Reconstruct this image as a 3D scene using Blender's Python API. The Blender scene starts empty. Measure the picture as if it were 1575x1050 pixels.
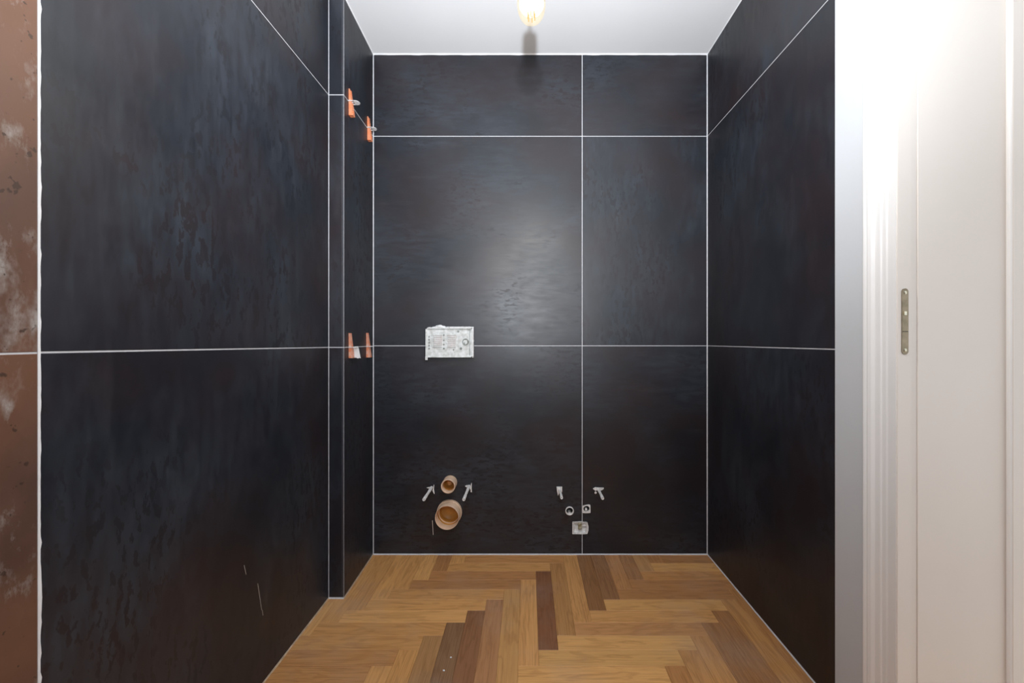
import bpy, bmesh, math, random
from mathutils import Vector, Matrix, noise

# ------------------------------------------------------------------ camera, light, exposure
S = bpy.context.scene
F = 630.0                      # focal length in pixels of a 1575 px wide frame
CZ = 1.03                      # camera height
VX, VY = 812.0, 522.0          # vanishing point of the depth axis
cam_d = bpy.data.cameras.new('camera'); cam = bpy.data.objects.new('camera', cam_d)
S.collection.objects.link(cam)
cam.location = (0, 0, CZ); cam.rotation_euler = (math.radians(90), 0, 0)
cam_d.sensor_width = 36; cam_d.lens = F / 1575 * 36
cam_d.shift_x = -(VX - 787.5) / 1575; cam_d.shift_y = -(525 - VY) / 1575
cam_d.clip_start = 0.01
S.camera = cam

S.view_settings.view_transform = 'Standard'; S.view_settings.look = 'None'
S.view_settings.gamma = 1; S.view_settings.use_curve_mapping = False
S.view_settings.exposure = 0.13

wd = bpy.data.worlds.new('world'); S.world = wd; wd.use_nodes = True
wd.node_tree.nodes['Background'].inputs[0].default_value = (0.9, 0.95, 1.0, 1)
wd.node_tree.nodes['Background'].inputs[1].default_value = 1.1

def spot(name, loc, aim, power, color, radius, cone, blend):
    d = bpy.data.lights.new(name, 'SPOT'); d.energy = power; d.color = color
    d.shadow_soft_size = radius; d.spot_size = math.radians(cone); d.spot_blend = blend
    o = bpy.data.objects.new(name, d); S.collection.objects.link(o)
    o.location = loc
    o.rotation_euler = (Vector(aim) - Vector(loc)).to_track_quat('-Z', 'Y').to_euler()
    return o
# the photographer's flash on the camera: a zoomed head tilted at the far ceiling, its spill forward, and an upward bounce head
spot('camera_flash', (0.006, 0.0, 1.292), (0.0, 1.9, 2.35), 105, (0.87, 0.935, 1.0), 0.010, 110, 1.0)
spot('flash_spill', (-0.035, 0.0, 1.30), (0.0, 1.9, 1.30), 26, (0.87, 0.935, 1.0), 0.15, 120, 1.0)
spot('bounce_flash', (0.006, 0.0, 1.292), (0.0, 0.15, 2.40), 114, (0.82, 0.905, 1.0), 0.012, 165, 1.0)

# ------------------------------------------------------------------ helpers
COL = S.collection
rnd = random.Random(5)

def link(name, me, mat=None, parent=None):
    o = bpy.data.objects.new(name, me); COL.objects.link(o)
    if mat is not None and not me.materials: me.materials.append(mat)
    if parent is not None: o.parent = parent
    return o

def obj(name, bm, mat, parent=None, smooth=False):
    bmesh.ops.recalc_face_normals(bm, faces=bm.faces[:])
    me = bpy.data.meshes.new(name); bm.to_mesh(me); bm.free()
    if smooth:
        for p in me.polygons: p.use_smooth = True
    return link(name, me, mat, parent)

def structure(o): o['kind'] = 'structure'; return o

def empty(name, loc, label, cat, group=None):
    o = bpy.data.objects.new(name, None); COL.objects.link(o); o.location = loc
    o.empty_display_size = 0.03
    o['label'] = label; o['category'] = cat
    if group: o['group'] = group
    return o

def box(bm, x0, x1, y0, y1, z0, z1):
    v = [bm.verts.new(c) for c in ((x0,y0,z0),(x1,y0,z0),(x1,y1,z0),(x0,y1,z0),
                                   (x0,y0,z1),(x1,y0,z1),(x1,y1,z1),(x0,y1,z1))]
    for f in ((0,1,2,3),(4,7,6,5),(0,4,5,1),(1,5,6,2),(2,6,7,3),(3,7,4,0)):
        bm.faces.new([v[i] for i in f])

def prism(bm, pts, axis, a0, a1):
    """polygon pts (2D) extruded along an axis; the 2D pair is the other two axes in order"""
    def mk(p, a):
        return {'x': (a, p[0], p[1]), 'y': (p[0], a, p[1]), 'z': (p[0], p[1], a)}[axis]
    A = [bm.verts.new(mk(p, a0)) for p in pts]; B = [bm.verts.new(mk(p, a1)) for p in pts]
    bm.faces.new(A); bm.faces.new(B[::-1])
    n = len(pts)
    for i in range(n): bm.faces.new((A[i], B[i], B[(i+1) % n], A[(i+1) % n]))

def lathe(bm, prof, seg=32, closed=False, wob=0.0):
    """prof: (radius, t) with the axis along -Y (t is the distance out of the wall)"""
    rings = []
    for k, (r, t) in enumerate(prof):
        if r < 1e-6: rings.append([bm.verts.new((0, -t, 0))]); continue
        rings.append([bm.verts.new((r*math.cos(2*math.pi*i/seg), -t - (wob*noise.noise((i*.7, k, 3))),
                                    r*math.sin(2*math.pi*i/seg))) for i in range(seg)])
    pairs = list(zip(rings, rings[1:])) + ([(rings[-1], rings[0])] if closed else [])
    for a, b in pairs:
        for i in range(seg):
            j = (i+1) % seg
            if len(a) == 1 and len(b) == 1: continue
            if len(a) == 1: bm.faces.new((a[0], b[i], b[j]))
            elif len(b) == 1: bm.faces.new((a[i], a[j], b[0]))
            else: bm.faces.new((a[i], a[j], b[j], b[i]))

def boolean_cut(o, cutters):
    """cut holes; each cutter is a bmesh in world space"""
    for c in cutters:
        bmesh.ops.recalc_face_normals(c, faces=c.faces[:])
        me = bpy.data.meshes.new('cut'); c.to_mesh(me); c.free()
        co = bpy.data.objects.new('cut', me); COL.objects.link(co)
        m = o.modifiers.new('b', 'BOOLEAN'); m.operation = 'DIFFERENCE'; m.solver = 'EXACT'; m.object = co
        bpy.context.view_layer.update()
        dg = bpy.context.evaluated_depsgraph_get()
        nm = bpy.data.meshes.new_from_object(o.evaluated_get(dg))
        o.modifiers.clear(); o.data = nm
        bpy.data.objects.remove(co)

def W(px, py, Y):               # the point at depth Y that the photograph shows at (px, py)
    return Vector(((px - VX) * Y / F, Y, CZ - (py - VY) * Y / F))

# ------------------------------------------------------------------ materials
def mat(name):
    m = bpy.data.materials.new(name); m.use_nodes = True
    nt = m.node_tree; b = nt.nodes['Principled BSDF']
    return m, nt, b, nt.nodes.new, nt.links.new

def plain(name, col, rough=0.5, metal=0.0, var=0.0, scale=20, bump=0.0, spec=0.5, col2=None):
    m, nt, b, N, L = mat(name)
    b.inputs['Roughness'].default_value = rough; b.inputs['Metallic'].default_value = metal
    b.inputs['Specular IOR Level'].default_value = spec
    tc = N('ShaderNodeTexCoord'); nz = N('ShaderNodeTexNoise')
    nz.inputs['Scale'].default_value = scale; nz.inputs['Detail'].default_value = 5
    L(tc.outputs['Object'], nz.inputs['Vector'])
    mx = N('ShaderNodeMix'); mx.data_type = 'RGBA'
    c2 = col2 if col2 else tuple(c*(1-var) for c in col)
    mx.inputs['A'].default_value = (*col, 1); mx.inputs['B'].default_value = (*c2, 1)
    rp = N('ShaderNodeMapRange'); rp.inputs[1].default_value = .35; rp.inputs[2].default_value = .65
    L(nz.outputs['Fac'], rp.inputs[0]); L(rp.outputs[0], mx.inputs['Factor'])
    L(mx.outputs['Result'], b.inputs['Base Color'])
    if bump:
        bp = N('ShaderNodeBump'); bp.inputs['Strength'].default_value = bump; bp.inputs['Distance'].default_value = .002
        L(nz.outputs['Fac'], bp.inputs['Height']); L(bp.outputs[0], b.inputs['Normal'])
    return m

def tile_mat(name, colA, colB, colH, colDust, stretch, rough0, rough1, dust=0.0, spots=1.0):
    """large-format stone-look porcelain; Object coordinates of each tile, offset per tile"""
    m, nt, b, N, L = mat(name)
    tc = N('ShaderNodeTexCoord'); oi = N('ShaderNodeObjectInfo')
    sc = N('ShaderNodeVectorMath'); sc.operation = 'SCALE'; sc.inputs[0].default_value = (37, 11, 23)
    L(oi.outputs['Random'], sc.inputs['Scale'])
    ad = N('ShaderNodeVectorMath'); ad.operation = 'ADD'
    L(tc.outputs['Object'], ad.inputs[0]); L(sc.outputs[0], ad.inputs[1])
    def nz(scale, detail, vscale=(1,1,1), rough=.55, dist=0.0):
        mp = N('ShaderNodeMapping'); mp.inputs['Scale'].default_value = vscale
        L(ad.outputs[0], mp.inputs['Vector'])
        n = N('ShaderNodeTexNoise'); n.inputs['Scale'].default_value = scale
        n.inputs['Detail'].default_value = detail; n.inputs['Roughness'].default_value = rough
        n.inputs['Distortion'].default_value = dist
        L(mp.outputs[0], n.inputs['Vector']); return n.outputs['Fac']
    def rng(v, a, c, d=0.0, e=1.0):
        r = N('ShaderNodeMapRange'); r.inputs[1].default_value = a; r.inputs[2].default_value = c
        r.inputs[3].default_value = d; r.inputs[4].default_value = e
        L(v, r.inputs[0]); return r.outputs[0]
    def mth(op, a, c):
        r = N('ShaderNodeMath'); r.operation = op
        for i, v in ((0, a), (1, c)):
            if isinstance(v, (int, float)): r.inputs[i].default_value = v
            else: L(v, r.inputs[i])
        return r.outputs[0]
    def mix(f, a, c):
        r = N('ShaderNodeMix'); r.data_type = 'RGBA'
        L(f, r.inputs['Factor'])
        for k, v in (('A', a), ('B', c)):
            if isinstance(v, tuple): r.inputs[k].default_value = (*v, 1)
            else: L(v, r.inputs[k])
        return r.outputs['Result']
    cloud = nz(2.4, 6, dist=.5)
    hue = nz(3.4, 3)
    streak = nz(10, 6, stretch, .62)
    fine = nz(27, 3, tuple(1 + (s-1)*.42 for s in stretch), .55)
    film = rng(nz(2.0, 6, tuple(1 + (s-1)*.10 for s in stretch), .6), .40, .66)      # mineral haze in large patches
    mask = mth('MULTIPLY', rng(nz(2.6, 2), .43, .52), rng(film, .1, .5))                                                 # where the haze has drop-shaped gaps
    col = mix(rng(hue, .38, .62), colA, colB)
    gaps = mth('MULTIPLY', rng(fine, .545, .58), mth('MULTIPLY', mask, spots))
    hz = mth('MULTIPLY', film, mth('ADD', .30, mth('MULTIPLY', rng(streak, .34, .64), .75)))
    hz = mth('MULTIPLY', hz, mth('SUBTRACT', 1.0, mth('MULTIPLY', gaps, .95)))
    dark = gaps
    col = mix(mth('MULTIPLY', hz, .9), col, colH)
    if dust > 0:
        dm = mth('MULTIPLY', rng(nz(5.5, 8, (1.6, 1, .8), .70), .53, .66), mth('MULTIPLY', rng(fine, .35, .6), dust))
        col = mix(dm, col, colDust)
        pit = rng(nz(70, 2), .66, .70)
        col = mix(mth('MULTIPLY', pit, .8), col, tuple(c*.25 for c in colA))
    else:
        dm = mth('MULTIPLY', rng(nz(3.3, 8, stretch, .65), .58, .80), .10)
        col = mix(dm, col, colDust)
    L(col, b.inputs['Base Color'])
    rr = mth('ADD', rng(streak, .36, .64, rough0, rough1), mth('MULTIPLY', gaps, .06))
    rr = mth('ADD', rr, rng(cloud, .35, .65, -.03, .05))
    L(rr, b.inputs['Roughness'])
    b.inputs['Specular IOR Level'].default_value = .60
    bp = N('ShaderNodeBump'); bp.inputs['Strength'].default_value = .035; bp.inputs['Distance'].default_value = .0003
    L(mth('SUBTRACT', fine, mth('MULTIPLY', gaps, .5)), bp.inputs['Height']); L(bp.outputs[0], b.inputs['Normal'])
    return m

SLATE, UMBER, HAZE, DUST = (.0080, .0100, .0160), (.0165, .0108, .0140), (.0290, .0365, .0500), (.16, .165, .18)
M = {}
M['tile_h'] = tile_mat('tile_streaks_across', SLATE, UMBER, HAZE, DUST, (1, 1, 5.0), .41, .46)
M['tile_v'] = tile_mat('tile_streaks_upright', SLATE, UMBER, HAZE, DUST, (4.0, 1, 1), .41, .47)
M['tile_rust'] = tile_mat('tile_rust', (.150, .066, .036), (.085, .040, .027), (.185, .090, .055), (.42, .40, .38), (2.2, 1, 1), .48, .60, dust=.85, spots=.5)
M['grout'] = plain('white_grout', (.66, .66, .69), .8, var=.12, scale=60, bump=.2)
M['caulk'] = plain('white_caulk', (.88, .88, .90), .55, var=.05, scale=40)
M['floor_joint'] = plain('floor_joint', (.55, .40, .26), .8, var=.3, scale=50)
M['ceiling'] = plain('ceiling_paint', (.86, .865, .88), .9, var=.03, scale=3)
M['plaster'] = plain('wall_paint', (.63, .655, .69), .8, var=.03, scale=4)
M['rear'] = plain('rear_wall_paint', (.72, .72, .73), .9, var=.03, scale=4)
M['casing'] = plain('casing_paint', (.92, .92, .92), .35, var=.02, scale=6)
M['jamb'] = plain('jamb_paint', (.84, .785, .73), .45, var=.02, scale=5)
M['bronze'] = plain('bronze_plate', (.32, .26, .18), .35, 1.0, var=.3, scale=60)
M['bronze_light'] = plain('screw_metal', (.75, .70, .55), .3, 1.0, var=.2, scale=80)
M['black'] = plain('black_plastic', (.015, .015, .015), .45, var=.2)
M['pvc'] = plain('white_pvc', (.92, .90, .89), .5, var=.18, scale=90, bump=.2)
M['mortar'] = plain('white_mortar', (.84, .84, .84), .9, var=.2, scale=120, bump=.8)
M['box_plastic'] = plain('mortar_smeared_plastic', (.76, .77, .77), .75, scale=55, bump=.5, col2=(.52, .53, .51))
M['box_pink'] = plain('pink_tinted_plastic', (.62, .54, .53), .75, scale=70, bump=.5, col2=(.62, .60, .58))
M['box_grey'] = plain('grey_cap_gap_shade', (.30, .32, .30), .7, scale=90, bump=.4, col2=(.17, .19, .17))  # grey of caps and dots, also of the strips painted as gap shade
M['beige'] = plain('beige_pipe', (.84, .60, .43), .5, var=.12, scale=30)
M['ochre'] = plain('ochre_pipe_inside', (.72, .34, .07), .4, var=.3, scale=18)
M['orange_plug'] = plain('orange_plug', (.80, .42, .17), .3, var=.2, scale=30)
M['orange'] = plain('orange_plastic', (.74, .21, .085), .45, scale=45, col2=(.66, .30, .18))
M['orange_dusty'] = plain('dusty_orange_plastic', (.66, .19, .08), .6, scale=70, col2=(.60, .38, .30))
M['stain'] = plain('yellow_stained_mortar', (.24, .19, .05), .9, scale=110, bump=.6, col2=(.55, .52, .42))
M['dark_hole'] = plain('dark_cavity', (.02, .02, .02), .7, var=.3)
M['steel'] = plain('pale_wire', (.72, .69, .64), .6, var=.2)

def clip_material():
    m, nt, b, N, L = mat('milky_clip_plastic')
    b.inputs['Base Color'].default_value = (.90, .91, .92, 1); b.inputs['Roughness'].default_value = .4
    b.inputs['Transmission Weight'].default_value = .25
    nz = N('ShaderNodeTexNoise'); nz.inputs['Scale'].default_value = 70
    r = N('ShaderNodeMapRange'); r.inputs[3].default_value = .3; r.inputs[4].default_value = .6
    L(nz.outputs['Fac'], r.inputs[0]); L(r.outputs[0], b.inputs['Roughness'])
    return m
M['clip'] = clip_material()

def wood_material():
    m, nt, b, N, L = mat('oak_plank')
    tc = N('ShaderNodeTexCoord'); oi = N('ShaderNodeObjectInfo')
    sc = N('ShaderNodeVectorMath'); sc.operation = 'SCALE'; sc.inputs[0].default_value = (41, 29, 7)
    L(oi.outputs['Random'], sc.inputs['Scale'])
    ad = N('ShaderNodeVectorMath'); ad.operation = 'ADD'
    L(tc.outputs['Object'], ad.inputs[0]); L(sc.outputs[0], ad.inputs[1])
    def nz(scale, vs, detail=5, dist=0., rough=.6):
        mp = N('ShaderNodeMapping'); mp.inputs['Scale'].default_value = vs; L(ad.outputs[0], mp.inputs['Vector'])
        n = N('ShaderNodeTexNoise'); n.inputs['Scale'].default_value = scale; n.inputs['Detail'].default_value = detail
        n.inputs['Distortion'].default_value = dist; n.inputs['Roughness'].default_value = rough
        L(mp.outputs[0], n.inputs['Vector']); return n.outputs['Fac']
    def rng(v, a, c, d=0., e=1.):
        r = N('ShaderNodeMapRange'); r.inputs[1].default_value = a; r.inputs[2].default_value = c
        r.inputs[3].default_value = d; r.inputs[4].default_value = e; L(v, r.inputs[0]); return r.outputs[0]
    fibre = nz(30, (.22, 9, 9), 6)
    base = nz(7, (.45, 2.6, 2.6), 3, .4)
    wv = N('ShaderNodeMath'); wv.operation = 'MULTIPLY'; L(base, wv.inputs[0]); wv.inputs[1].default_value = 34
    sn = N('ShaderNodeMath'); sn.operation = 'SINE'; L(wv.outputs[0], sn.inputs[0])
    rings = rng(sn.outputs[0], .1, 1)
    def mul(a, k):
        r = N('ShaderNodeMath'); r.operation = 'MULTIPLY'; L(a, r.inputs[0]); r.inputs[1].default_value = k; return r.outputs[0]
    ds = N('ShaderNodeMix'); ds.data_type = 'RGBA'; ds.blend_type = 'MULTIPLY'
    L(oi.outputs['Color'], ds.inputs['A']); ds.inputs['B'].default_value = (.50, .40, .30, 1)
    gr = N('ShaderNodeMath'); gr.operation = 'ADD'
    L(mul(rings, .26), gr.inputs[0]); L(mul(rng(fibre, .42, .70), .46), gr.inputs[1])
    L(gr.outputs[0], ds.inputs['Factor'])
    # building dust, a thin pale film in patches
    geo = N('ShaderNodeNewGeometry')
    dn = N('ShaderNodeTexNoise'); dn.inputs['Scale'].default_value = 2.3; dn.inputs['Detail'].default_value = 8
    dn.inputs['Roughness'].default_value = .65
    L(geo.outputs['Position'], dn.inputs['Vector'])
    dd = N('ShaderNodeMix'); dd.data_type = 'RGBA'; dd.inputs['B'].default_value = (.42, .37, .33, 1)
    L(ds.outputs['Result'], dd.inputs['A']); L(rng(dn.outputs['Fac'], .50, .80, 0., .34), dd.inputs['Factor'])
    L(dd.outputs['Result'], b.inputs['Base Color'])
    L(rng(fibre, .3, .7, .38, .52), b.inputs['Roughness'])
    bp = N('ShaderNodeBump'); bp.inputs['Strength'].default_value = .15; bp.inputs['Distance'].default_value = .001
    L(fibre, bp.inputs['Height']); L(bp.outputs[0], b.inputs['Normal'])
    return m
M['wood'] = wood_material()

# ------------------------------------------------------------------ room dimensions
H = 2.3975                     # ceiling height
YB = 1.9626                    # back wall
XL, XR = -0.793, 0.860         # side walls
YP = 1.630                     # front of the boxed-in pier in the left corner
XP0, XP1 = -0.732, -0.7414     # its side face, front and back
YR = -3.00                     # rear wall, behind the camera
YE = 1.148                     # end of the tiling on the right wall
D0, D1 = 0.04, 0.9406          # doorway in the right wall
RC = 0.0012                    # grout lies this far behind the tile faces
JW = 0.0034                    # joint width
J1, J2 = 1.0002, 2.0040        # heights of the two horizontal joints

def tile(parent, origin, u, z_poly, mat_, t=.008, ch=.0007):
    """origin: corner of the wall plane at floor level; u: unit vector along the wall (wall on its left);
       z_poly: (u, z) corners, counter-clockwise seen from the room"""
    cu = sum(p[0] for p in z_poly)/len(z_poly); cz = sum(p[1] for p in z_poly)/len(z_poly)
    pts = [(a-cu, c-cz) for a, c in z_poly]
    n = len(pts); ins = []
    for i in range(n):
        p0, p1, p2 = Vector(pts[i-1]), Vector(pts[i]), Vector(pts[(i+1) % n])
        e1 = (p1-p0).normalized(); e2 = (p2-p1).normalized()
        ins.append(p1 + ch*(Vector((-e1.y, e1.x)) + Vector((-e2.y, e2.x))))
    bm = bmesh.new()
    A = [bm.verts.new((p[0], t, p[1])) for p in pts]
    B = [bm.verts.new((p[0], ch, p[1])) for p in pts]
    C = [bm.verts.new((p[0], 0, p[1])) for p in ins]
    bm.faces.new(A); bm.faces.new(C)
    for P, Q in ((A, B), (B, C)):
        for i in range(n): bm.faces.new((P[i], P[(i+1) % n], Q[(i+1) % n], Q[i]))
    o = obj('tile', bm, mat_, parent)
    u = Vector(u).normalized(); into = Vector((-u.y, u.x, 0))   # local +y goes into the wall
    Mx = Matrix(((u.x, into.x, 0, 0), (u.y, into.y, 0, 0), (0, 0, 1, 0), (0, 0, 0, 1)))
    Mx.translation = Vector(origin) + u*cu + Vector((0, 0, cz))
    o.matrix_local = Mx
    return o

def rect(u0, u1, z0, z1): return [(u0, z0), (u1, z0), (u1, z1), (u0, z1)]
g = JW/2

# ------------------------------------------------------------------ floor
bm = bmesh.new(); box(bm, -.92, 2.70, YR-.1, YB+.12, -.06, -.0145)
floor = structure(obj('floor', bm, M['floor_joint']))
PW, PX, PY = .0661, .035, 1.2940
TONES = [(.40, .225, .092), (.36, .20, .083), (.33, .175, .074), (.43, .25, .105), (.29, .15, .066)]
DARK, DARKER, MED, LIGHT = (.165, .083, .043), (.120, .062, .036), (.245, .130, .066), (.40, .225, .095)
VT = {0: LIGHT, 1: (.155, .070, .036), 2: (.30, .165, .07), 3: (.37, .205, .085), 4: (.19, .098, .045), 5: (.185, .098, .05),
      6: (.30, .16, .075), 7: (.25, .13, .06), 8: (.31, .18, .085), -1: (.37, .215, .092), -2: (.27, .145, .075), -3: (.17, .085, .045),
      -4: (.17, .10, .058), -5: (.25, .145, .068), -6: (.36, .20, .08)}
HT = {-1: (.41, .24, .10), 0: (.40, .24, .10), 1: (.42, .25, .105), 2: (.33, .18, .082), 3: (.40, .225, .095)}
cells = {}
i0, i1 = int((-.95-PX)/PW)-9, int((1.4-PX)/PW)+9
j0, j1 = int((-1.6-PY)/PW)-9, int((YB-PY)/PW)+9
planks = []
for j in range(j0, j1):
    for i in range(i0, i1):
        k = (i-j-1) % 14
        if k == 0: planks.append(('H', i, j))
        if k == 13: planks.append(('V', i, j))
def seen(p):                   # is the plank in the photograph's part of the floor
    return p[2] > -9
nplank = 0
for kind, i, j in planks:
    if kind == 'H': x0, x1, y0, y1 = PX+(i-1)*PW, PX+(i+6)*PW, PY+j*PW, PY+(j+1)*PW
    else:           x0, x1, y0, y1 = PX+(i-1)*PW, PX+i*PW, PY+j*PW, PY+(j+7)*PW
    xmax = XR+.004 if y0 > D1-.03 else 1.27
    X0, X1, Y0, Y1 = max(x0, XL-.004), min(x1, xmax), max(y0, -1.6), min(y1, YB+.002)
    if X1-X0 < .006 or Y1-Y0 < .006: continue
    if X0 > .87 and Y1 < D0: continue
    e, c, dz = .00018, .0006, rnd.uniform(-.00025, .0)
    L_, W_ = ((X1-X0), (Y1-Y0)) if kind == 'H' else ((Y1-Y0), (X1-X0))
    bm = bmesh.new()
    lv = [(-L_/2+e, -W_/2+e, -.014), (-L_/2+e, -W_/2+e, -c), (-L_/2+e+c, -W_/2+e+c, 0)]
    R_ = []
    for a, b_, z in lv:
        R_.append([bm.verts.new(p) for p in ((a, b_, z), (-a, b_, z), (-a, -b_, z), (a, -b_, z))])
    bm.faces.new(R_[0]); bm.faces.new(R_[2])
    for P, Q in zip(R_, R_[1:]):
        for q in range(4): bm.faces.new((P[q], P[(q+1) % 4], Q[(q+1) % 4], Q[q]))
    o = obj('plank', bm, M['wood'], floor); nplank += 1
    o.location = ((X0+X1)/2, (Y0+Y1)/2, dz)
    if kind == 'V': o.rotation_euler.z = math.pi/2
    tone = rnd.choice(TONES)
    if kind == 'V' and i == j and i in VT: tone = VT[i]
    elif kind == 'V' and j == i-14: tone = rnd.choice([(.29, .15, .062), (.33, .18, .075), (.27, .135, .062), (.23, .12, .056)])
    elif kind == 'H' and i == j+1 and j in HT: tone = HT[j]
    f = rnd.uniform(.94, 1.06)
    o.color = (min(.85, tone[0]*f*1.80), min(.85, tone[1]*f*1.62), tone[2]*f*1.38, 1)

# ------------------------------------------------------------------ walls
# back wall
bm = bmesh.new(); box(bm, -1.0, 1.0, YB+RC, YB+.16, -.05, H+.1)
wall_back = structure(obj('wall_back', bm, M['grout']))
XG = .260                                            # upright joint
xs = [(XP1+.003, XG-g), (XG+g, XR-.0035)]
zs = [(.005, J1-g), (J1+g, J2-g), (J2+g, H-.004)]
back_tiles = {}
for r, (z0, z1) in enumerate(zs):
    for c_, (x0, x1) in enumerate(xs):
        back_tiles[r, c_] = tile(wall_back, (0, YB, 0), (1, 0, 0), rect(x0, x1, z0, z1), M['tile_h'] if (r, c_) != (1, 1) else M['tile_v'])

# left wall: dark tiles, then rust tiles towards the camera
bm = bmesh.new(); box(bm, XL-.13, XL-RC, YR-.1, YB+.16, -.05, H+.1)
wall_left = structure(obj('wall_left', bm, M['grout']))
YJ = .6650                                           # upright joint between dark and rust tiles
a1, b1 = YP-.0016, YJ+.002
jz = [.9990, 1.0090]; kz = [2.0040, 2.0040]          # the joint drifts a little
O = (XL, 0, 0); U = (0, 1, 0)
tile(wall_left, O, U, [(b1, .005), (a1, .005), (a1, jz[0]-g), (b1, jz[1]-g)], M['tile_v'])
tile(wall_left, O, U, [(b1, jz[1]+g), (a1, jz[0]+g), (a1, kz[0]-g), (b1, kz[1]-g)], M['tile_v'])
tile(wall_left, O, U, [(b1, kz[1]+g), (a1, kz[0]+g), (a1, H-.004), (b1, H-.004)], M['tile_v'])
for n_ in range(3):
    a, b_ = YJ-.0025-n_*1.0-(.004*n_), YJ-.0025-(n_+1)*1.0
    for z0, z1 in ((.005, 1.0085-g), (1.0085+g, J2-g), (J2+g, H-.004)):
        tile(wall_left, O, U, rect(b_, a, z0, z1), M['tile_rust'])

# boxed-in pier in the left back corner (a part of the left wall)
bm = bmesh.new()
prism(bm, [(XL-.05, YP+RC), (XP0-RC, YP+RC), (XP1-RC, YB+.01), (XL-.05, YB+.01)], 'z', 0, H+.05)
pier = obj('pier', bm, M['grout'], wall_left)
us = Vector((XP1-XP0, YB-YP, 0)); ls = us.length
for z0, z1 in ((.005, J1-.0015-g), (J1-.0015+g, J2-g), (J2+g, H-.004)):
    tile(pier, (0, YP, 0), (1, 0, 0), rect(XL+.0015, XP0-.0075, z0, z1), M['tile_v'])
    tile(pier, (0, YP, 0), (1, 0, 0), rect(XP0-.0068, XP0-.0022, z0, z1), M['tile_v'], ch=.0004)
    tile(pier, (XP0, YP, 0), us, rect(.0022, ls-.003, z0, z1), M['tile_v'])

# right wall with the doorway
bm = bmesh.new()
xa, xb = XR+RC, XR+.28
box(bm, xa, xb, D1+.004, YB+.16, -.05, H+.1)
box(bm, xa, xb, YR-.1, D0, -.05, H+.1)
box(bm, xa, xb, D0, D1+.004, 2.08, H+.1)
wall_right = structure(obj('wall_right', bm, M['grout']))
O = (XR, 0, 0); U = (0, -1, 0)
u0, u1 = -(YB-.0035), -YE
for (za, zb), (zc, zd) in (((.005, .005), (J1-g, J1+.0025-g)), ((J1+g, J1+.0025+g), (J2-g, J2-g)), ((J2+g, J2+g), (H-.004, H-.004))):
    tile(wall_right, O, U, [(u0, za), (u1, zb), (u1, zd), (u0, zc)], M['tile_v'])
bm = bmesh.new()
box(bm, XR+.0004, XR+.006, .99, YE-.0006, 0, H); box(bm, XR+.0004, XR+.006, YR, D0-.1, 0, H)
box(bm, XR+.0004, XR+.006, D0-.1, .99, 2.14, H)
obj('painted_plaster', bm, M['plaster'], wall_right)

bm = bmesh.new(); box(bm, -1.0, 1.4, YR-.1, YR, -.05, H+.1)
wall_rear = structure(obj('wall_rear', bm, M['rear']))
bm = bmesh.new(); box(bm, -.95, 1.45, YR-.1, YB+.16, H, H+.08)
ceiling = structure(obj('ceiling', bm, M['ceiling']))

# caulk beads
def bead(p, q, a, b_, r, seed, mat_, name):
    """rough triangular bead from p to q filling the corner between directions a and b_"""
    p, q, a, b_ = map(Vector, (p, q, a, b_)); L_ = (q-p).length; n = max(8, int(L_/.02))
    bm = bmesh.new(); prev = None
    for k in range(n+1):
        c = p.lerp(q, k/n)
        r1 = r*(1+.45*noise.noise((k*.33, seed, 0))); r2 = r*(1+.45*noise.noise((k*.33, seed, 9)))
        ring = [bm.verts.new(c-(a+b_)*.002), bm.verts.new(c+a*r1-b_*.002), bm.verts.new(c+(a*r1+b_*r2)*.42), bm.verts.new(c+b_*r2-a*.002)]
        if prev:
            for i in range(4): bm.faces.new((prev[i], prev[(i+1) % 4], ring[(i+1) % 4], ring[i]))
        else: bm.faces.new(ring)
        prev = ring
    bm.faces.new(prev[::-1])
    return structure(obj(name, bm, mat_))
X_, Y_, Z_ = Vector((1,0,0)), Vector((0,1,0)), Vector((0,0,1))
bead((XP1, YB, H), (XR, YB, H), -Y_, -Z_, .0065, 1, M['caulk'], 'trim_1')
bead((XP1, YB, 0), (XP1, YB, H), X_, -Y_, .0016, 2, M['grout'], 'trim_2')
bead((XR, YB, 0), (XR, YB, H), -X_, -Y_, .0016, 3, M['grout'], 'trim_3')
bead((XP0, YP, H), (XP1, YB, H), X_, -Z_, .004, 4, M['caulk'], 'trim_4')
bead((XR, YE, H), (XR, YB, H), -X_, -Z_, .003, 5, M['caulk'], 'trim_5')
bead((XP1, YB, 0), (XR, YB, 0), -Y_, Z_, .0045, 6, M['grout'], 'trim_6')
bead((XR, YE, 0), (XR, YB, 0), -X_, Z_, .003, 7, M['grout'], 'trim_7')
bead((XP0, YP, 0), (XP1, YB, 0), X_, Z_, .0035, 8, M['floor_joint'], 'trim_8')
bead((XL, YJ, 0), (XL, YP, 0), X_, Z_, .0035, 9, M['floor_joint'], 'trim_9')
bead((XL, YP, 0), (XP0, YP, 0), -Y_, Z_, .0035, 10, M['grout'], 'trim_10')
# thick white joint with a ragged edge between rust and dark tiles
bm = bmesh.new(); prev = None
for k in range(241):
    z = k/240*H
    e = YJ+.0015+max(0, noise.noise((z*9, 4, 0)))*.0035+max(0, noise.noise((z*45, 1, 7)))*.003
    ring = [bm.verts.new((XL+x, y, z)) for x, y in ((-.002, YJ-.0027), (.0004, YJ-.0024), (.0004, e-.0004), (-.002, e))]
    if prev:
        for i in range(4): bm.faces.new((prev[i], prev[(i+1) % 4], ring[(i+1) % 4], ring[i]))
    prev = ring
structure(obj('trim_11', bm, M['caulk']))

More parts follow.
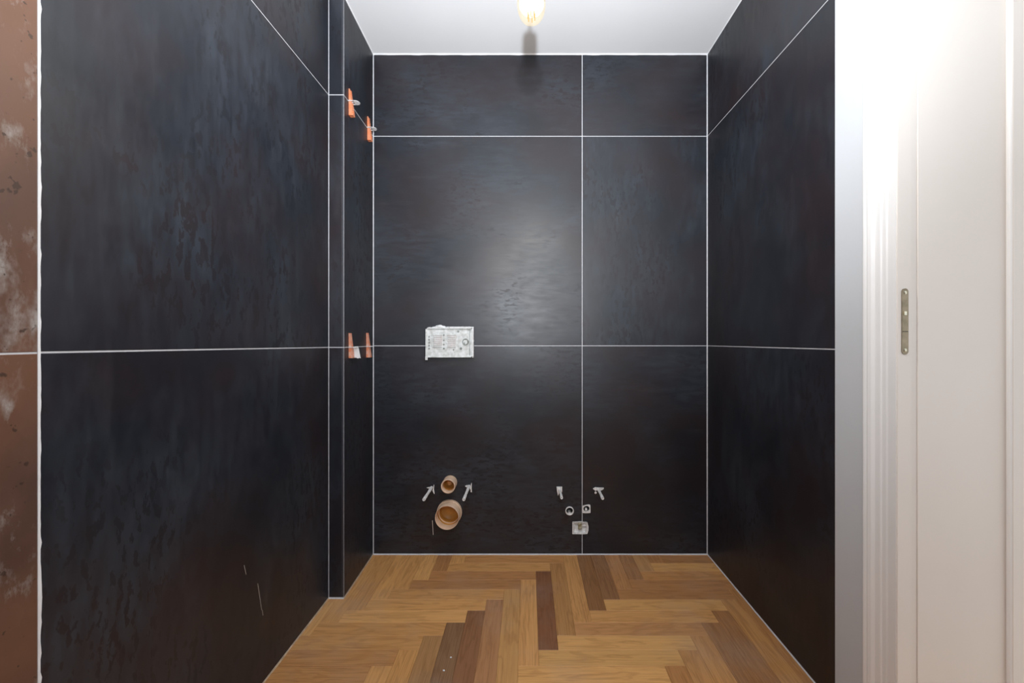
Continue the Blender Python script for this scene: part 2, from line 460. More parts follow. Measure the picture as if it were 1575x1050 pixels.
# fine scratches in the lower dark tile of the left wall
def left_pt(px, py):
    Y = F*(-XL)/(VX-px); return Y, CZ-(py-VY)*Y/F
for A, B in (((375.5, 869), (378.5, 883)), ((396.5, 897), (402.5, 938)), ((403.5, 938), (404.5, 946))):
    (ya, za), (yb, zb_) = left_pt(*A), left_pt(*B)
    bm = bmesh.new(); prism(bm, [(ya-.0006, za), (ya+.0006, za), (yb+.0005, zb_), (yb-.0005, zb_)], 'x', XL-.0005, XL+.00015)
    obj('scratch', bm, M['steel'], wall_left)

# ------------------------------------------------------------------ door frame in the right wall
door = structure(bpy.data.objects.new('door_1', None)); COL.objects.link(door); door.location = (XR, D1, 0)
def dpart(name, bm, mat_, parent=door):
    bmesh.ops.translate(bm, verts=bm.verts[:], vec=-door.location)
    return obj(name, bm, mat_, parent)
TOP = 2.06
def casing_profile(y_in, y_out):      # y_in: edge at the opening; profile steps up towards the outer edge
    s = 1 if y_out > y_in else -1; w = abs(y_out-y_in)
    pr = [(0, .0), (0, .010), (.004, .012), (.014, .012), (.017, .0145), (.026, .0150), (.029, .012), (.034, .0125),
          (.040, .0175), (.048, .0190), (.052, .0175), (.055, .0185), (.060, .0195), (.0635, .0185), (.0645, .016), (.0645, 0)]
    return [(XR-h, y_in+s*t*w/.0645) for t, h in pr]
bm = bmesh.new(); prism(bm, casing_profile(.9665, 1.031), 'z', 0, TOP+.065)
dpart('casing', bm, M['casing'])
bm = bmesh.new(); prism(bm, casing_profile(D0-.026, D0-.0905), 'z', 0, TOP+.065)
dpart('casing', bm, M['casing'])
bm = bmesh.new(); box(bm, XR-.017, XR, D0-.026, .9665, TOP, TOP+.065); dpart('head_casing', bm, M['casing'])
# frame member: outer face flush with the casing, rebate, stop, second step
JY, TY = D1, .928
def frame_poly(sgn, base):            # far jamb in plan; near jamb is its mirror
    P = [(.849, .9645), (.848, .963), (.848, JY+.0018), (.8485, JY+.0005), (.850, JY), (.8800, JY), (.8812, JY+.0022), (.8935, JY+.0016),
         (.8948, JY+.0034), (.8958, JY), (1.0975, JY), (1.0985, JY-.001), (1.0985, TY+.0015), (1.1000, TY), (1.163, TY), (1.165, TY+.002), (1.165, .9645)]
    return P if sgn > 0 else [(x, base-y) for x, y in P]
bm = bmesh.new(); prism(bm, frame_poly(1, 0), 'z', 0, TOP)
jamb = dpart('jamb', bm, M['jamb'])
bm = bmesh.new(); prism(bm, frame_poly(-1, D0+D1), 'z', 0, TOP)
dpart('jamb', bm, M['jamb'])
bm = bmesh.new(); box(bm, .848, 1.165, D0-.02, .9645, TOP, TOP+.03); dpart('head_jamb', bm, M['jamb'])
# white edge strip of the frame, seen between casing and rebate
bm = bmesh.new(); box(bm, .8468, .8482, JY+.0022, .9628, 0, TOP); dpart('frame_edge', bm, M['casing'])
bm = bmesh.new(); prism(bm, [(1.0987, JY), (1.0965, JY-.002), (1.0960, JY-.006), (1.0966, JY-.010), (1.0987, TY+.0008)], 'z', 0, TOP)
dpart('gasket', bm, M['casing'])
# strike plate with rounded ends
px0, pz0, pw, ph = .8650, 1.0715, .0150, .1515
pts = []
for k in range(13): a = math.pi*k/12; pts.append((px0+pw/2*math.cos(a), pz0+ph/2-pw/2+pw/2*math.sin(a)))
for k in range(13): a = math.pi+math.pi*k/12; pts.append((px0+pw/2*math.cos(a), pz0-ph/2+pw/2+pw/2*math.sin(a)))
bm = bmesh.new(); prism(bm, pts, 'y', JY-.0016, JY+.001)
sp = dpart('strike_plate', bm, M['bronze']); sp['label'] = 'narrow bronze strike plate with rounded ends'
def spart(name, bm, mat_):
    bmesh.ops.translate(bm, verts=bm.verts[:], vec=-door.location)
    return obj(name, bm, mat_, sp)
for zz in (pz0+.066, pz0-.066):
    bm = bmesh.new(); lathe(bm, [(0, .0012), (.0018, .0012), (.0040, .0002), (.0042, -.001)], 16)
    bmesh.ops.translate(bm, verts=bm.verts[:], vec=(px0, JY-.0016, zz)); spart('screw', bm, M['bronze_light'])
bm = bmesh.new(); box(bm, px0-.0035, px0+.0025, JY-.0034, JY-.0014, 1.086, 1.0945); spart('latch', bm, M['bronze_light'])
bm = bmesh.new(); box(bm, px0-.0068, px0+.0068, JY-.0020, JY-.0014, 1.0475, 1.0490); spart('slot', bm, M['dark_hole'])

# ------------------------------------------------------------------ holes in the back wall
def cyl_cut(c, r, d0, d1):
    bm = bmesh.new(); lathe(bm, [(0, d0), (r, d0), (r, d1), (0, d1)], 40)
    bmesh.ops.translate(bm, verts=bm.verts[:], vec=(c[0], YB, c[2])); return bm
def tile_cut(o, mk):
    Mi = o.matrix_local.inverted(); old = o.matrix_local.copy(); par = o.parent
    boolean_cut(o, [mk()])
P_small = W(692.5, 741.5, YB); P_big = W(691.5, 787, YB)
P_ring = W(876, 785, YB); P_sq = W(902, 782, YB); P_dr = W(892.5, 811, YB)
def rect_cut(c, w, h, depth):
    bm = bmesh.new(); box(bm, c.x-w/2, c.x+w/2, YB-.03, YB+depth, c.z-h/2, c.z+h/2); return bm
bpy.context.view_layer.update()
for mk in (lambda: cyl_cut(P_small, .0335, .03, -.11), lambda: cyl_cut(P_big, .0605, .03, -.11),
           lambda: cyl_cut(P_ring, .0165, .03, -.05), lambda: rect_cut(P_dr, .0740, .0580, .03)):
    boolean_cut(wall_back, [mk()]); boolean_cut(back_tiles[0, 0], [mk()])
for mk in (lambda: cyl_cut(P_sq, .0150, .03, -.05), lambda: rect_cut(P_dr, .0740, .0580, .03)):
    boolean_cut(back_tiles[0, 1], [mk()])
boolean_cut(wall_back, [cyl_cut(P_sq, .0150, .03, -.05)])

# ------------------------------------------------------------------ things on the back wall
def at(t, name, bm, mat_, smooth=False, parent=None):
    return obj(name, bm, mat_, parent or t, smooth)

# drain pipes (axis along -Y)
t = empty('drain_pipe', (P_big.x, YB, P_big.z), 'large beige drain pipe stub with ochre inside, low on the back wall', 'pipe')
bm = bmesh.new(); lathe(bm, [(.0600, -.10), (.0600, .012), (.0590, .016), (.0560, .017), (.0560, -.10)], 48, True)
at(t, 'collar', bm, M['beige'], True)
bm = bmesh.new(); lathe(bm, [(.0558, -.09), (.0558, .064), (.0553, .0662), (.0540, .0662), (.0534, .064), (.0530, .050)], 48)
at(t, 'sleeve', bm, M['beige'], True)
bm = bmesh.new(); lathe(bm, [(.0530, .050), (.0528, .034), (.0525, .022)], 48); at(t, 'inner_sleeve', bm, M['beige'], True)
bm = bmesh.new(); lathe(bm, [(.0525, .022), (.0520, .008), (.0470, .004), (.0460, -.002), (.0450, -.016), (.0400, -.021), (0, -.024)], 48)
at(t, 'inner_wall', bm, M['ochre'], True)
bm = bmesh.new(); lathe(bm, [(.0522, .006), (.0522, .0095), (.0495, .0105), (.0480, .007), (.0480, .003)], 48)
at(t, 'seal_ring', bm, M['beige'], True)

t = empty('flush_pipe', (P_small.x, YB, P_small.z), 'small beige flush pipe stub with orange plug, above the large drain pipe', 'pipe')
bm = bmesh.new(); lathe(bm, [(.0333, -.10), (.0333, .054), (.0329, .0562), (.0290, .0562), (.0278, .052), (.0270, .030)], 40)
at(t, 'sleeve', bm, M['beige'], True)
bm = bmesh.new(); lathe(bm, [(.0270, .030), (.0262, .010), (.0250, -.006), (.0200, -.012), (0, -.013)], 40)
at(t, 'inner_wall', bm, M['ochre'], True)
bm = bmesh.new(); lathe(bm, [(.0120, -.05), (.0120, .008), (.0105, .013), (.0050, .015), (0, .0155)], 24)
o = at(t, 'plug', bm, M['orange_plug'], True)

# toilet and bidet fixing studs: white sleeves pushed over threaded rods
def stud(base_px, length, r, label, fins, group, tip_open=True, skew=(0, 0)):
    p = W(*base_px, YB)
    t = empty('fixing_stud', p, label, 'stud', group)
    bm = bmesh.new()
    lathe(bm, [(r*1.05, -.006), (r*1.05, length*.30), (r*.92, length*.34), (r*.92, length*.66), (r*1.04, length*.70),
               (r*1.04, length-.002), (r*.95, length), (r*.58, length), (r*.55, length-.02), (0, length-.021)], 18, wob=.0006)
    for v in bm.verts: v.co.x += -v.co.y*skew[0]; v.co.z += -v.co.y*skew[1]
    at(t, 'sleeve', bm, M['pvc'], True)
    bm = bmesh.new(); lathe(bm, [(0, length-.014), (r*.42, length-.014), (r*.42, length-.024)], 10)
    for v in bm.verts: v.co.x += -v.co.y*skew[0]; v.co.z += -v.co.y*skew[1]
    at(t, 'threaded_rod', bm, M['steel'], True)
    for pts, y0, y1 in fins:
        bm = bmesh.new(); prism(bm, [(a/321, c/321) for a, c in pts], 'y', -y1, -y0)
        at(t, 'spacer_fin', bm, M['pvc'])
    return t
stud((664, 749.5), .150, .0068, 'white plastic stud left of the small beige pipe, open tip pointing down left',
     [([(-7.5, .4), (-1, 2), (-.5, -1), (-4, -.8)], .004, .007), ([(3.6, 5), (4.3, 4.6), (3.9, -2), (5, -9), (3.6, -8.4), (1.5, -4), (2.4, -2)], .004, .007)], 'fixing studs in the back wall')
stud((721.5, 747.5), .165, .0066, 'white plastic stud right of the small beige pipe, with spiky collar',
     [([(-6, 1), (-3, 2.5), (-.5, 1.5), (-.5, -1), (-4, -.6)], .004, .008), ([(3, 4), (4.3, 6), (4.2, -3), (4.6, -8.5), (2.4, -8), (2.7, -5), (1.5, -3), (2, 0)], .004, .007),
      ([(-5, -6.5), (-2, -6), (-2, -8.2), (-4.4, -8)], .01, .013)], 'fixing studs in the back wall')
stud((861, 752), .110, .0062, 'short white stud with flat tab on top, left of the upright joint',
     [([(-5.2, 4.5), (3.4, 4.5), (3.4, -2.5), (1, -6), (-1.5, -5.5), (-3, -9), (-4.3, -3)], .004, .012)], 'fixing studs in the back wall')
stud((920, 751.5), .120, .0066, 'white stud under a winged flat cap, right of the upright joint',
     [([(-8.5, 1), (-5, 3), (0, 2.6), (8.3, 2.4), (7.5, .4), (4, -1.5), (-2, -1.2), (-4.5, -2)], .004, .010), ([(-5.5, -4), (-3.5, -3.5), (-2, -5.4), (-4.2, -6.8), (-6, -6)], .004, .008)], 'fixing studs in the back wall')

# water outlets
t = empty('water_outlet', (P_ring.x, YB, P_ring.z), 'round white water outlet ring, left of the upright joint low on back wall', 'outlet', 'water outlets in the back wall')
bm = bmesh.new(); lathe(bm, [(.0162, -.03), (.0205, .0005), (.0208, .005), (.0195, .0085), (.0172, .009), (.0160, .006), (.0152, -.03)], 32)
at(t, 'ring', bm, M['pvc'], True)
bm = bmesh.new(); lathe(bm, [(.0152, -.006), (.0130, -.008), (.0125, -.030), (0, -.031)], 24)
at(t, 'socket', bm, M['dark_hole'], True)
bm = bmesh.new(); box(bm, -.0060, .0060, -.002, .03, -.0138, -.0095); at(t, 'lip', bm, M['pvc'])
t = empty('water_outlet', (P_sq.x, YB, P_sq.z), 'square white water outlet plate with round hole, right of the upright joint', 'outlet', 'water outlets in the back wall')
bm = bmesh.new()
sq = [(-.0195, -.0185), (-.006, -.0200), (.0185, -.0190), (.0190, .004), (.0180, .0205), (.002, .0195), (-.0190, .0150), (-.0200, .0)]
seg = 24; outer = []; inner = []; inb = []; outb = []
def ray_sq(a):
    d = Vector((math.cos(a), math.sin(a))); best = 1
    for q in range(len(sq)):
        A, B = Vector(sq[q]), Vector(sq[(q+1) % len(sq)]); e = B-A
        den = d.x*e.y-d.y*e.x
        if abs(den) < 1e-9: continue
        s_ = (A.x*e.y-A.y*e.x)/den; u_ = (A.x*d.y-A.y*d.x)/den
        if s_ > 0 and -1e-6 <= u_ <= 1+1e-6: best = min(best, s_)
    return d*best
for k in range(seg):
    a = 2*math.pi*k/seg; q = ray_sq(a); c = Vector((math.cos(a), math.sin(a)))*.0150
    outer.append(bm.verts.new((q.x, -.005-.0008*noise.noise((k, 0, 0)), q.y))); outb.append(bm.verts.new((q.x, .001, q.y)))
    inner.append(bm.verts.new((c.x, -.005, c.y))); inb.append(bm.verts.new((c.x*.97, .03, c.y*.97)))
for k in range(seg):
    j = (k+1) % seg
    for P, Q in ((outb, outer), (outer, inner), (inner, inb)): bm.faces.new((P[k], P[j], Q[j], Q[k]))
at(t, 'plate', bm, M['pvc'])
bm = bmesh.new(); lathe(bm, [(.0146, -.008), (.0125, -.010), (.0120, -.030), (0, -.031)], 24)
at(t, 'socket', bm, M['dark_hole'], True)
bm = bmesh.new(); lathe(bm, [(.0060, -.02), (.0060, -.002), (.0045, .0), (0, .0005)], 14)
bmesh.ops.translate(bm, verts=bm.verts[:], vec=(-.001, 0, -.006)); at(t, 'lip', bm, M['pvc'], True)

# plastered drain opening
t = empty('drain_opening', (P_dr.x, YB, P_dr.z), 'mortar filled rectangular drain opening with yellowish stain, straddling the upright joint', 'drain')
out = [(-.0385, -.0295), (.0180, -.0300), (.0330, -.0290), (.0385, -.012), (.0390, .008), (.0345, .0235), (.0260, .0275), (.012, .0262), (.010, .0305), (-.006, .0300), (-.0385, .0265)]
bm = bmesh.new(); n = len(out)
A = [bm.verts.new((x, .010, z)) for x, z in out]; B = [bm.verts.new((x, -.004-.001*rnd.random(), z)) for x, z in out]
C = [bm.verts.new((x*.80, -.003+.001*rnd.random(), z*.76)) for x, z in out]; D = [bm.verts.new((x*.66, .012, z*.6-.002)) for x, z in out]
bm.faces.new(A)
for P, Q in ((A, B), (B, C), (C, D)):
    for k in range(n): bm.faces.new((P[k], P[(k+1) % n], Q[(k+1) % n], Q[k]))
at(t, 'mortar_rim', bm, M['mortar'])
bm = bmesh.new(); vs = {}
for a in range(11):
    for c in range(9):
        x, z = -.030+.060*a/10, -.022+.044*c/8
        vs[a, c] = bm.verts.new((x, .0060-.012*noise.noise((x*70, z*70, 2)), z))
for a in range(10):
    for c in range(8): bm.faces.new((vs[a, c], vs[a+1, c], vs[a+1, c+1], vs[a, c+1]))
at(t, 'mortar_fill', bm, M['mortar'], True)
bm = bmesh.new(); vs = {}
for a in range(7):
    for c in range(9):
        x, z = -.010+.019*a/6+.004*noise.noise((c*.6, 8, 0)), -.010+.036*c/8
        edge = min(a, 6-a, c, 8-c)
        vs[a, c] = bm.verts.new((x, -.0035-.006*noise.noise((x*70, z*70, 2))+(.007 if edge == 0 else 0), z))
for a in range(6):
    for c in range(8): bm.faces.new((vs[a, c], vs[a+1, c], vs[a+1, c+1], vs[a, c+1]))
o = at(t, 'stained_lump', bm, M['stain'], True); o['label'] = 'olive yellow lump of stained mortar'

# thin wire sticking out of the wall
p = W(665.2, 800.5, YB)
bm = bmesh.new(); lathe(bm, [(.0016, -.004), (.0016, .004), (0, .0045)], 8)
prism(bm, [(-.0012, .002), (.0018, .002), (.0052, -.066), (.0030, -.0665)], 'y', -.0045, -.001)
o = obj('wire', bm, M['steel']); o.location = p
o['label'] = 'thin pale wire hanging on the tile just left of the large drain pipe'; o['category'] = 'wire'

# flush plate opening box
c0, c1 = W(654.5, 549.5, YB-.028), W(726.5, 504, YB-.028)
bx, bz, bw, bh = (c0.x+c1.x)/2, (c0.z+c1.z)/2, (c1.x-c0.x), (c1.z-c0.z)
t = empty('cistern_box', (bx, YB, bz), 'white mortar smeared cistern access box with round grey hole, on the back wall', 'cistern box')
hw, hh, dp = bw/2, bh/2, .028
bm = bmesh.new()                                    # outer shell: four walls around the cover
box(bm, -hw, -hw+.006, -dp, .006, -hh, hh); box(bm, hw-.006, hw, -dp, .006, -hh, hh)
box(bm, -hw, hw, -dp, .006, hh-.005, hh); box(bm, -hw, hw, -dp, .006, -hh, -hh+.004)
box(bm, -hw-.001, -hw+.010, -dp-.001, -dp+.003, -hh-.012, -hh+.004)
at(t, 'frame', bm, M['box_plastic'])
bm = bmesh.new(); nx, nz_ = 44, 26; vs = {}
for a in range(nx+1):
    for c in range(nz_+1):
        x, z = -hw+.005+(2*hw-.010)*a/nx, -hh+.003+(2*hh-.007)*c/nz_
        u_, v_ = a/nx, c/nz_
        y = -dp+.0035-.0016*noise.noise((x*90, z*90, 0))
        if u_ < .66 and .12 < v_ < .88: y -= .0011*math.cos(v_*nz_*math.pi*.8)      # moulded ribs
        if .66 < u_ < .70: y += .0014
        if u_ > .93: y += .005                                                       # recess along the right side
        if u_ > .70 and v_ > .82: y += .0015
        vs[a, c] = bm.verts.new((x, y, z))
for a in range(nx):
    for c in range(nz_): bm.faces.new((vs[a, c], vs[a+1, c], vs[a+1, c+1], vs[a, c+1]))
at(t, 'cover', bm, M['box_plastic'], True)
def cover_patch(name, u0, u1, v0, v1, m, h, r=0):
    bm = bmesh.new(); vs = {}; na, nc = 14, 10
    for a in range(na+1):
        for c in range(nc+1):
            x = -hw+.005+(2*hw-.010)*(u0+(u1-u0)*a/na); z = -hh+.003+(2*hh-.007)*(v0+(v1-v0)*c/nc)
            e = min(a, na-a, c, nc-c)
            y = -dp+.0022-.0014*noise.noise((x*90, z*90, 0))-.0010*math.cos(c*math.pi*.9)-h+(.004 if e == 0 else 0)
            vs[a, c] = bm.verts.new((x, y, z))
    for a in range(na):
        for c in range(nc): bm.faces.new((vs[a, c], vs[a+1, c], vs[a+1, c+1], vs[a, c+1]))
    return at(t, name, bm, m, True)
for (ua, ub) in ((.15, .36), (.46, .65)):
    for k in range(7):
        v_ = .36+.40*k/6
        bm = bmesh.new(); ya = -dp+.0006
        prism(bm, [(-hw+2*hw*ua, -hh+2*hh*v_-.0018), (-hw+2*hw*(ub-.02*(k % 2)), -hh+2*hh*v_-.0012), (-hw+2*hw*(ub-.01), -hh+2*hh*v_+.0014), (-hw+2*hw*(ua+.01), -hh+2*hh*v_+.0018)], 'y', ya-.0022, ya+.003)
        at(t, 'rib', bm, M['box_plastic'])
for x0_, x1_, z0_, z1_ in ((-hw+.008, hw-.012, hh-.0062, hh-.0050), (hw-.0135, hw-.0122, -hh+.01, hh-.010)):
    bm = bmesh.new(); box(bm, x0_, x1_, -dp-.0004, -dp+.004, z0_, z1_); at(t, 'gap_shade', bm, M['box_grey'])  # solid grey strip, its colour stands in for shade in the recessed line
cover_patch('rib_panel', .14, .36, .34, .78, M['box_pink'], .0002)['label'] = 'pinkish ribbed panel'
cover_patch('rib_panel', .46, .66, .30, .80, M['box_pink'], .0002)['label'] = 'pinkish ribbed panel'
kx, kz_ = (716-690.5)*(YB-dp)/F, -(525.5-526.7)*(YB-dp)/F
bm = bmesh.new(); lathe(bm, [(.0150, dp-.004), (.0150, dp-.0005), (.0132, dp-.0003), (.0125, dp-.0030), (.0118, dp-.0036), (0, dp-.0040)], 28)
bmesh.ops.translate(bm, verts=bm.verts[:], vec=(kx, 0, kz_)); o = at(t, 'knockout', bm, M['box_grey'], True); o['label'] = 'round grey knockout'
for u_, v_, r_ in ((.075, .30, .0022), (.075, .40, .0026), (.075, .50, .0028), (.075, .60, .0026), (.075, .70, .0022), (.39, .30, .0030), (.39, .44, .0026), (.39, .58, .0024), (.39, .76, .0026), (.755, .30, .0042), (.70, .88, .0032), (.60, .26, .0022)):
    bm = bmesh.new(); lathe(bm, [(r_*1.4, dp-.004), (r_*1.4, dp-.0002), (r_, dp+.0003), (0, dp-.0002)], 10)
    bmesh.ops.translate(bm, verts=bm.verts[:], vec=(-hw+2*hw*u_, 0, -hh+2*hh*v_)); at(t, 'screw_head', bm, M['box_grey'])
# mortar squeezed out along the top and right edges
def lump(bm, x, z, rx, rz, y0, y1, s):
    res = bmesh.ops.create_icosphere(bm, subdivisions=3, radius=1)
    for v in res['verts']:
        d = 1+.35*noise.noise(v.co*1.6+Vector((s, 0, 0)))+.15*noise.noise(v.co*5+Vector((s, 3, 0)))
        v.co = Vector((x+v.co.x*rx*d, (y0+y1)/2+v.co.y*abs(y1-y0)/2*d, z+v.co.z*rz*d))
bm = bmesh.new()
lump(bm, -hw+.066, hh+.004, .026, .0095, -dp+.001, 0, 1); lump(bm, -hw+.045, hh+.001, .018, .006, -dp+.002, 0, 7)
lump(bm, -hw+.104, hh+.001, .020, .005, -dp+.001, 0, 4); lump(bm, -hw+.020, hh, .016, .004, -dp+.003, 0, 9)
at(t, 'mortar_lump', bm, M['mortar'], True)
bm = bmesh.new(); n = 26; prev = None
path = [(-hw+.11+k*(2*hw-.108)/14, hh+.0015) for k in range(15)] + [(hw+.001, hh-k*(2*hh+.002)/16) for k in range(17)]
for k, (x, z) in enumerate(path):
    r = .0042*(1+.4*noise.noise((k*.8, 2, 2)))
    ox, oz = (0, r) if k < 14 else ((r*.8, r*.8) if k == 14 else (r, 0))
    ring = [bm.verts.new(q) for q in ((x, -dp-.001, z), (x+ox, -dp+.002, z+oz), (x+ox*.9, .001, z+oz*.9), (x-ox*.6, .001, z-oz*.6), (x-ox*.7, -dp-.0005, z-oz*.7))]
    if prev:
        for i in range(5): bm.faces.new((prev[i], prev[(i+1) % 5], ring[(i+1) % 5], ring[i]))
    else: bm.faces.new(ring)
    prev = ring
bm.faces.new(prev[::-1])
at(t, 'mortar_edge', bm, M['mortar'], True)

# two crumbs of plaster on the floor
for (px, py), lab in (((693.5, 1011), 'tiny white plaster crumb on the dark oak planks, the farther one of two'), ((682.5, 1031), 'tiny white plaster crumb on the dark oak planks, the nearer one of two')):
    Y = F*CZ/(py-VY); bm = bmesh.new(); res = bmesh.ops.create_icosphere(bm, subdivisions=2, radius=1)
    for v in res['verts']:
        d = 1+.4*noise.noise(v.co*2+Vector((py, 0, 0))); v.co = Vector((v.co.x*.0032*d, v.co.y*.0028*d, max(-.0004, v.co.z*.0022*d)))
    o = obj('plaster_crumb', bm, M['mortar']); o.location = ((px-VX)*Y/F, Y, .0004)
    o['label'] = lab; o['category'] = 'crumb'; o['group'] = 'plaster crumbs on the floor'

# ------------------------------------------------------------------ tile levelling wedges on the side of the pier
us_n = us.normalized(); nrm = Vector((us_n.y, -us_n.x, 0))     # out of the pier's side face
def wedge(Y, z, label, wedge_mat, up=.052, down=.056, tilt=0.0, tab=.042, torn=False, thick=.019):
    s_ = (Y-YP)/(YB-YP); p = Vector((XP0+(XP1-XP0)*s_, Y, z))
    t = empty('levelling_wedge', p, label, 'wedge', 'orange levelling wedges in the corner')
    ang = math.atan2(us_n.y, us_n.x)-math.pi/2
    t.rotation_euler.z = ang                         # local x out of the wall, local y along it
    # wedge body: toothed ramp, thick end down
    n = 12; prof = [(.0006, up), (.0040, up)]
    for k in range(n):
        z0 = up-(up+down)*(k+.35)/n; z1 = up-(up+down)*(k+1)/n
        th = .0045+(thick-.0045)*(k+1)/n
        prof += [(th, z0), (th-.0008, z1)]
    prof += [(.0006, -down)]
    def tl(bm):
        for v in bm.verts:
            v.co.y += v.co.z*math.tan(tilt)
        return bm
    bm = bmesh.new()
    prism(bm, prof, 'y', -.0100, -.0035); at(t, 'rail', tl(bm), wedge_mat)          # the two rails of the fork
    bm = bmesh.new(); prism(bm, prof, 'y', .0035, .0100); at(t, 'rail', tl(bm), wedge_mat)
    bm = bmesh.new(); prism(bm, [(.0006, up), (.0034, up), (.0100, .006), (.0060, .006), (.0006, .006)], 'y', -.0036, .0036)
    at(t, 'tip', tl(bm), wedge_mat)
    bm = bmesh.new(); box(bm, .0006, thick-.001, -.0036, .0036, -down, -down+.012)
    at(t, 'heel', tl(bm), wedge_mat)
    # milky clip: a plate standing out of the joint with a window for the wedge
    bm = bmesh.new()
    hwid = .0165
    edge = [(0, -hwid), (tab*.62, -hwid)]
    for k in range(9):
        a = -math.pi/2+math.pi*k/8; edge.append((tab*.62+tab*.38*math.cos(a), hwid*math.sin(a)))
    edge += [(0, hwid)]
    win = [(.0005, -.0125), (.0215, -.0125), (.0215, .0125), (.0005, .0125)]
    lo, hi = -.0009, .0009
    box(bm, 0, .022, -hwid, -.0118, lo, hi); box(bm, 0, .022, .0118, hwid, lo, hi)
    prism(bm, [(.0195, -hwid)] + [q for q in edge if q[0] > .0195] + [(.0195, hwid)], 'z', lo, hi)
    box(bm, .0005, .0160, -.0032, .0032, lo+.0, hi+.0)
    at(t, 'clip', bm, M['clip'])
    if torn:
        bm = bmesh.new()
        prism(bm, [(.012, .002), (.030, .003), (.034, -.010), (.041, -.046), (.036, -.044), (.030, -.047), (.022, -.043), (.016, -.044)], 'y', .011, .0128)
        at(t, 'torn_strip', bm, M['clip'])
    return t
wedge(1.684, J2-.0005, 'orange levelling wedge at the upper joint, the one nearer the pier edge', M['orange'])
wedge(1.893, J2-.0005, 'orange levelling wedge at the upper joint, the one in the back corner', M['orange'], tab=.040)
wedge(1.684, J1-.002, 'dusty orange levelling wedge with torn white strip at the lower joint', M['orange_dusty'], up=.058, down=.044, tab=.034, torn=True, thick=.017)
wedge(1.880, J1-.002, 'orange levelling wedge at the lower joint, by the back corner without torn strip', M['orange_dusty'], up=.062, down=.050, tab=.030, thick=.019)

# ------------------------------------------------------------------ hanging bulb
YU = .85
pb = W(817.3, 35, YU)
t = empty('hanging_bulb', (pb.x, YU, H), 'bare glowing filament bulb hanging from the ceiling by a black holder', 'light bulb')
zb = pb.z-H                                          # bottom of the bulb relative to the ceiling
def lz(bm, prof, seg=40):                            # lathe about Z
    rings = []
    for r, z in prof:
        rings.append([bm.verts.new((0, 0, z))] if r < 1e-6 else
                     [bm.verts.new((r*math.cos(2*math.pi*i/seg), r*math.sin(2*math.pi*i/seg), z)) for i in range(seg)])
    for a, b_ in zip(rings, rings[1:]):
        for i in range(seg):
            j = (i+1) % seg
            if len(a) == 1: bm.faces.new((a[0], b_[i], b_[j]))
            elif len(b_) == 1: bm.faces.new((a[i], a[j], b_[0]))
            else: bm.faces.new((a[i], a[j], b_[j], b_[i]))
bm = bmesh.new(); lz(bm, [(0, -.030), (.012, -.030), (.036, -.022), (.045, -.008), (.046, 0), (0, 0)]); at(t, 'ceiling_rose', bm, M['black'], True)
hb = zb+.062                                         # bottom of the holder
bm = bmesh.new(); lz(bm, [(.0024, -.028), (.0024, hb+.05)], 12); at(t, 'cord', bm, M['black'], True)
bm = bmesh.new(); lz(bm, [(0, hb+.053), (.0125, hb+.053), (.0145, hb+.051), (.0150, hb+.045), (.0155, hb+.02), (.0155, hb+.002), (.0150, hb), (.0135, hb), (.0135, hb+.01), (0, hb+.012)])
at(t, 'lamp_holder', bm, M['black'], True)
gm, nt, b, N, L = mat('glowing_bulb_glass'); nt.nodes.remove(b)
out_n = nt.nodes['Material Output']
tr = N('ShaderNodeBsdfTransparent'); tr.inputs[0].default_value = (.97, .95, .90, 1)
gl = N('ShaderNodeBsdfGlossy'); gl.inputs['Roughness'].default_value = .03
em = N('ShaderNodeEmission'); em.inputs[0].default_value = (1, .84, .58, 1); em.inputs[1].default_value = 1.25
m1 = N('ShaderNodeMixShader'); m1.inputs[0].default_value = .05; L(tr.outputs[0], m1.inputs[1]); L(gl.outputs[0], m1.inputs[2])
m2 = N('ShaderNodeMixShader'); m2.inputs[0].default_value = .26; L(m1.outputs[0], m2.inputs[1]); L(em.outputs[0], m2.inputs[2])
L(m2.outputs[0], out_n.inputs['Surface'])
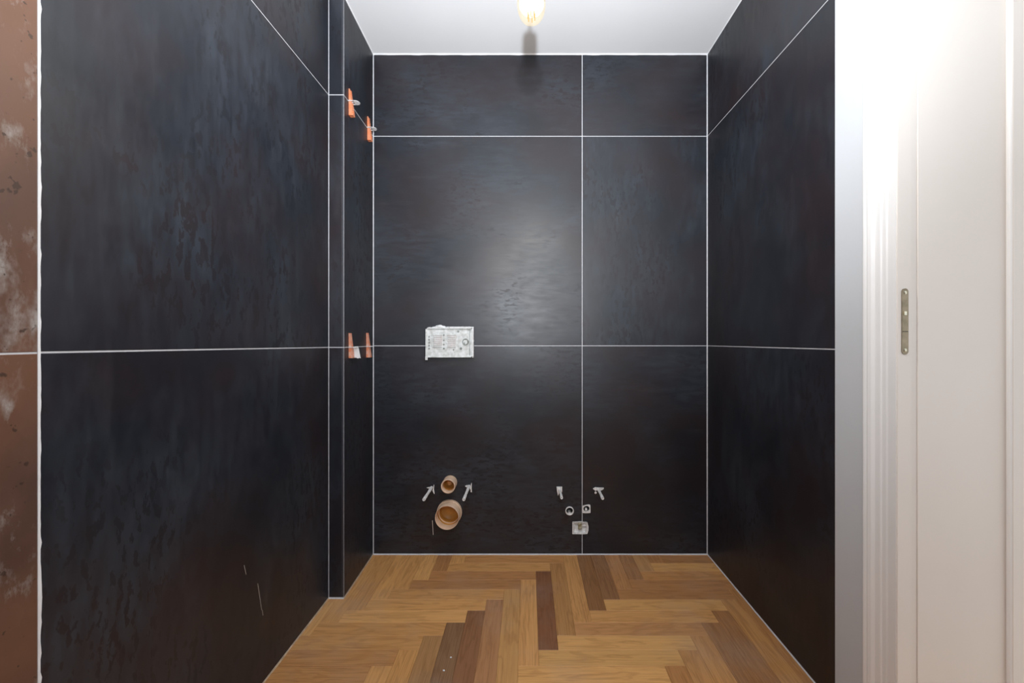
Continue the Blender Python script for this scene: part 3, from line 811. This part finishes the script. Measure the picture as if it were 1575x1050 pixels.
def emis(name, col, s):
    m, nt, b, N, L = mat(name); nt.nodes.remove(b)
    e = N('ShaderNodeEmission'); e.inputs[0].default_value = (*col, 1); e.inputs[1].default_value = s
    L(e.outputs[0], nt.nodes['Material Output'].inputs['Surface']); return m
def veil(name, col, st, f):
    m, nt, b, N, L = mat(name); nt.nodes.remove(b)
    e = N('ShaderNodeEmission'); e.inputs[0].default_value = (*col, 1); e.inputs[1].default_value = st
    tp = N('ShaderNodeBsdfTransparent'); mx = N('ShaderNodeMixShader'); mx.inputs[0].default_value = f
    L(tp.outputs[0], mx.inputs[1]); L(e.outputs[0], mx.inputs[2]); L(mx.outputs[0], nt.nodes['Material Output'].inputs['Surface'])
    return m
M['core'] = veil('glow_shell', (1, .95, .84), 7, .30); M['filament'] = emis('glowing_filament', (.95, .50, .06), 1.0)
bm = bmesh.new()
lz(bm, [(0, zb), (.007, zb+.0006), (.0135, zb+.0028), (.0200, zb+.0078), (.0246, zb+.0150), (.0278, zb+.0240), (.0292, zb+.0340),
        (.0294, zb+.0420), (.0280, zb+.0500), (.0225, zb+.0560), (.0165, zb+.0600), (.0135, zb+.064), (.013, zb+.072)], 48)
glass = at(t, 'glass', bm, gm, True)
bm = bmesh.new(); lz(bm, [(0, zb+.020), (.012, zb+.021), (.020, zb+.026), (.0255, zb+.034), (.0255, zb+.042), (.018, zb+.052), (.008, zb+.06), (0, zb+.062)], 20)
at(t, 'glow_shell', bm, M['core'], True, glass)  # added glowing shell, stands in for the white glare inside the bulb
for k in range(6):
    a = 2*math.pi*k/6+.3
    bm = bmesh.new(); lz(bm, [(0, zb+.0060), (.0011, zb+.0065), (.0011, zb+.024), (0, zb+.0245)], 8)
    bmesh.ops.translate(bm, verts=bm.verts[:], vec=(.0075*math.cos(a), .0075*math.sin(a), 0))
    at(t, 'filament', bm, M['filament'], False, glass)
ld = bpy.data.lights.new('bulb_light', 'POINT'); ld.energy = 34; ld.color = (1, .965, .92); ld.shadow_soft_size = .015
lo_ = bpy.data.objects.new('bulb_light', ld); COL.objects.link(lo_); lo_.parent = t; lo_.location = (0, 0, zb+.035)
print('planks', nplank)
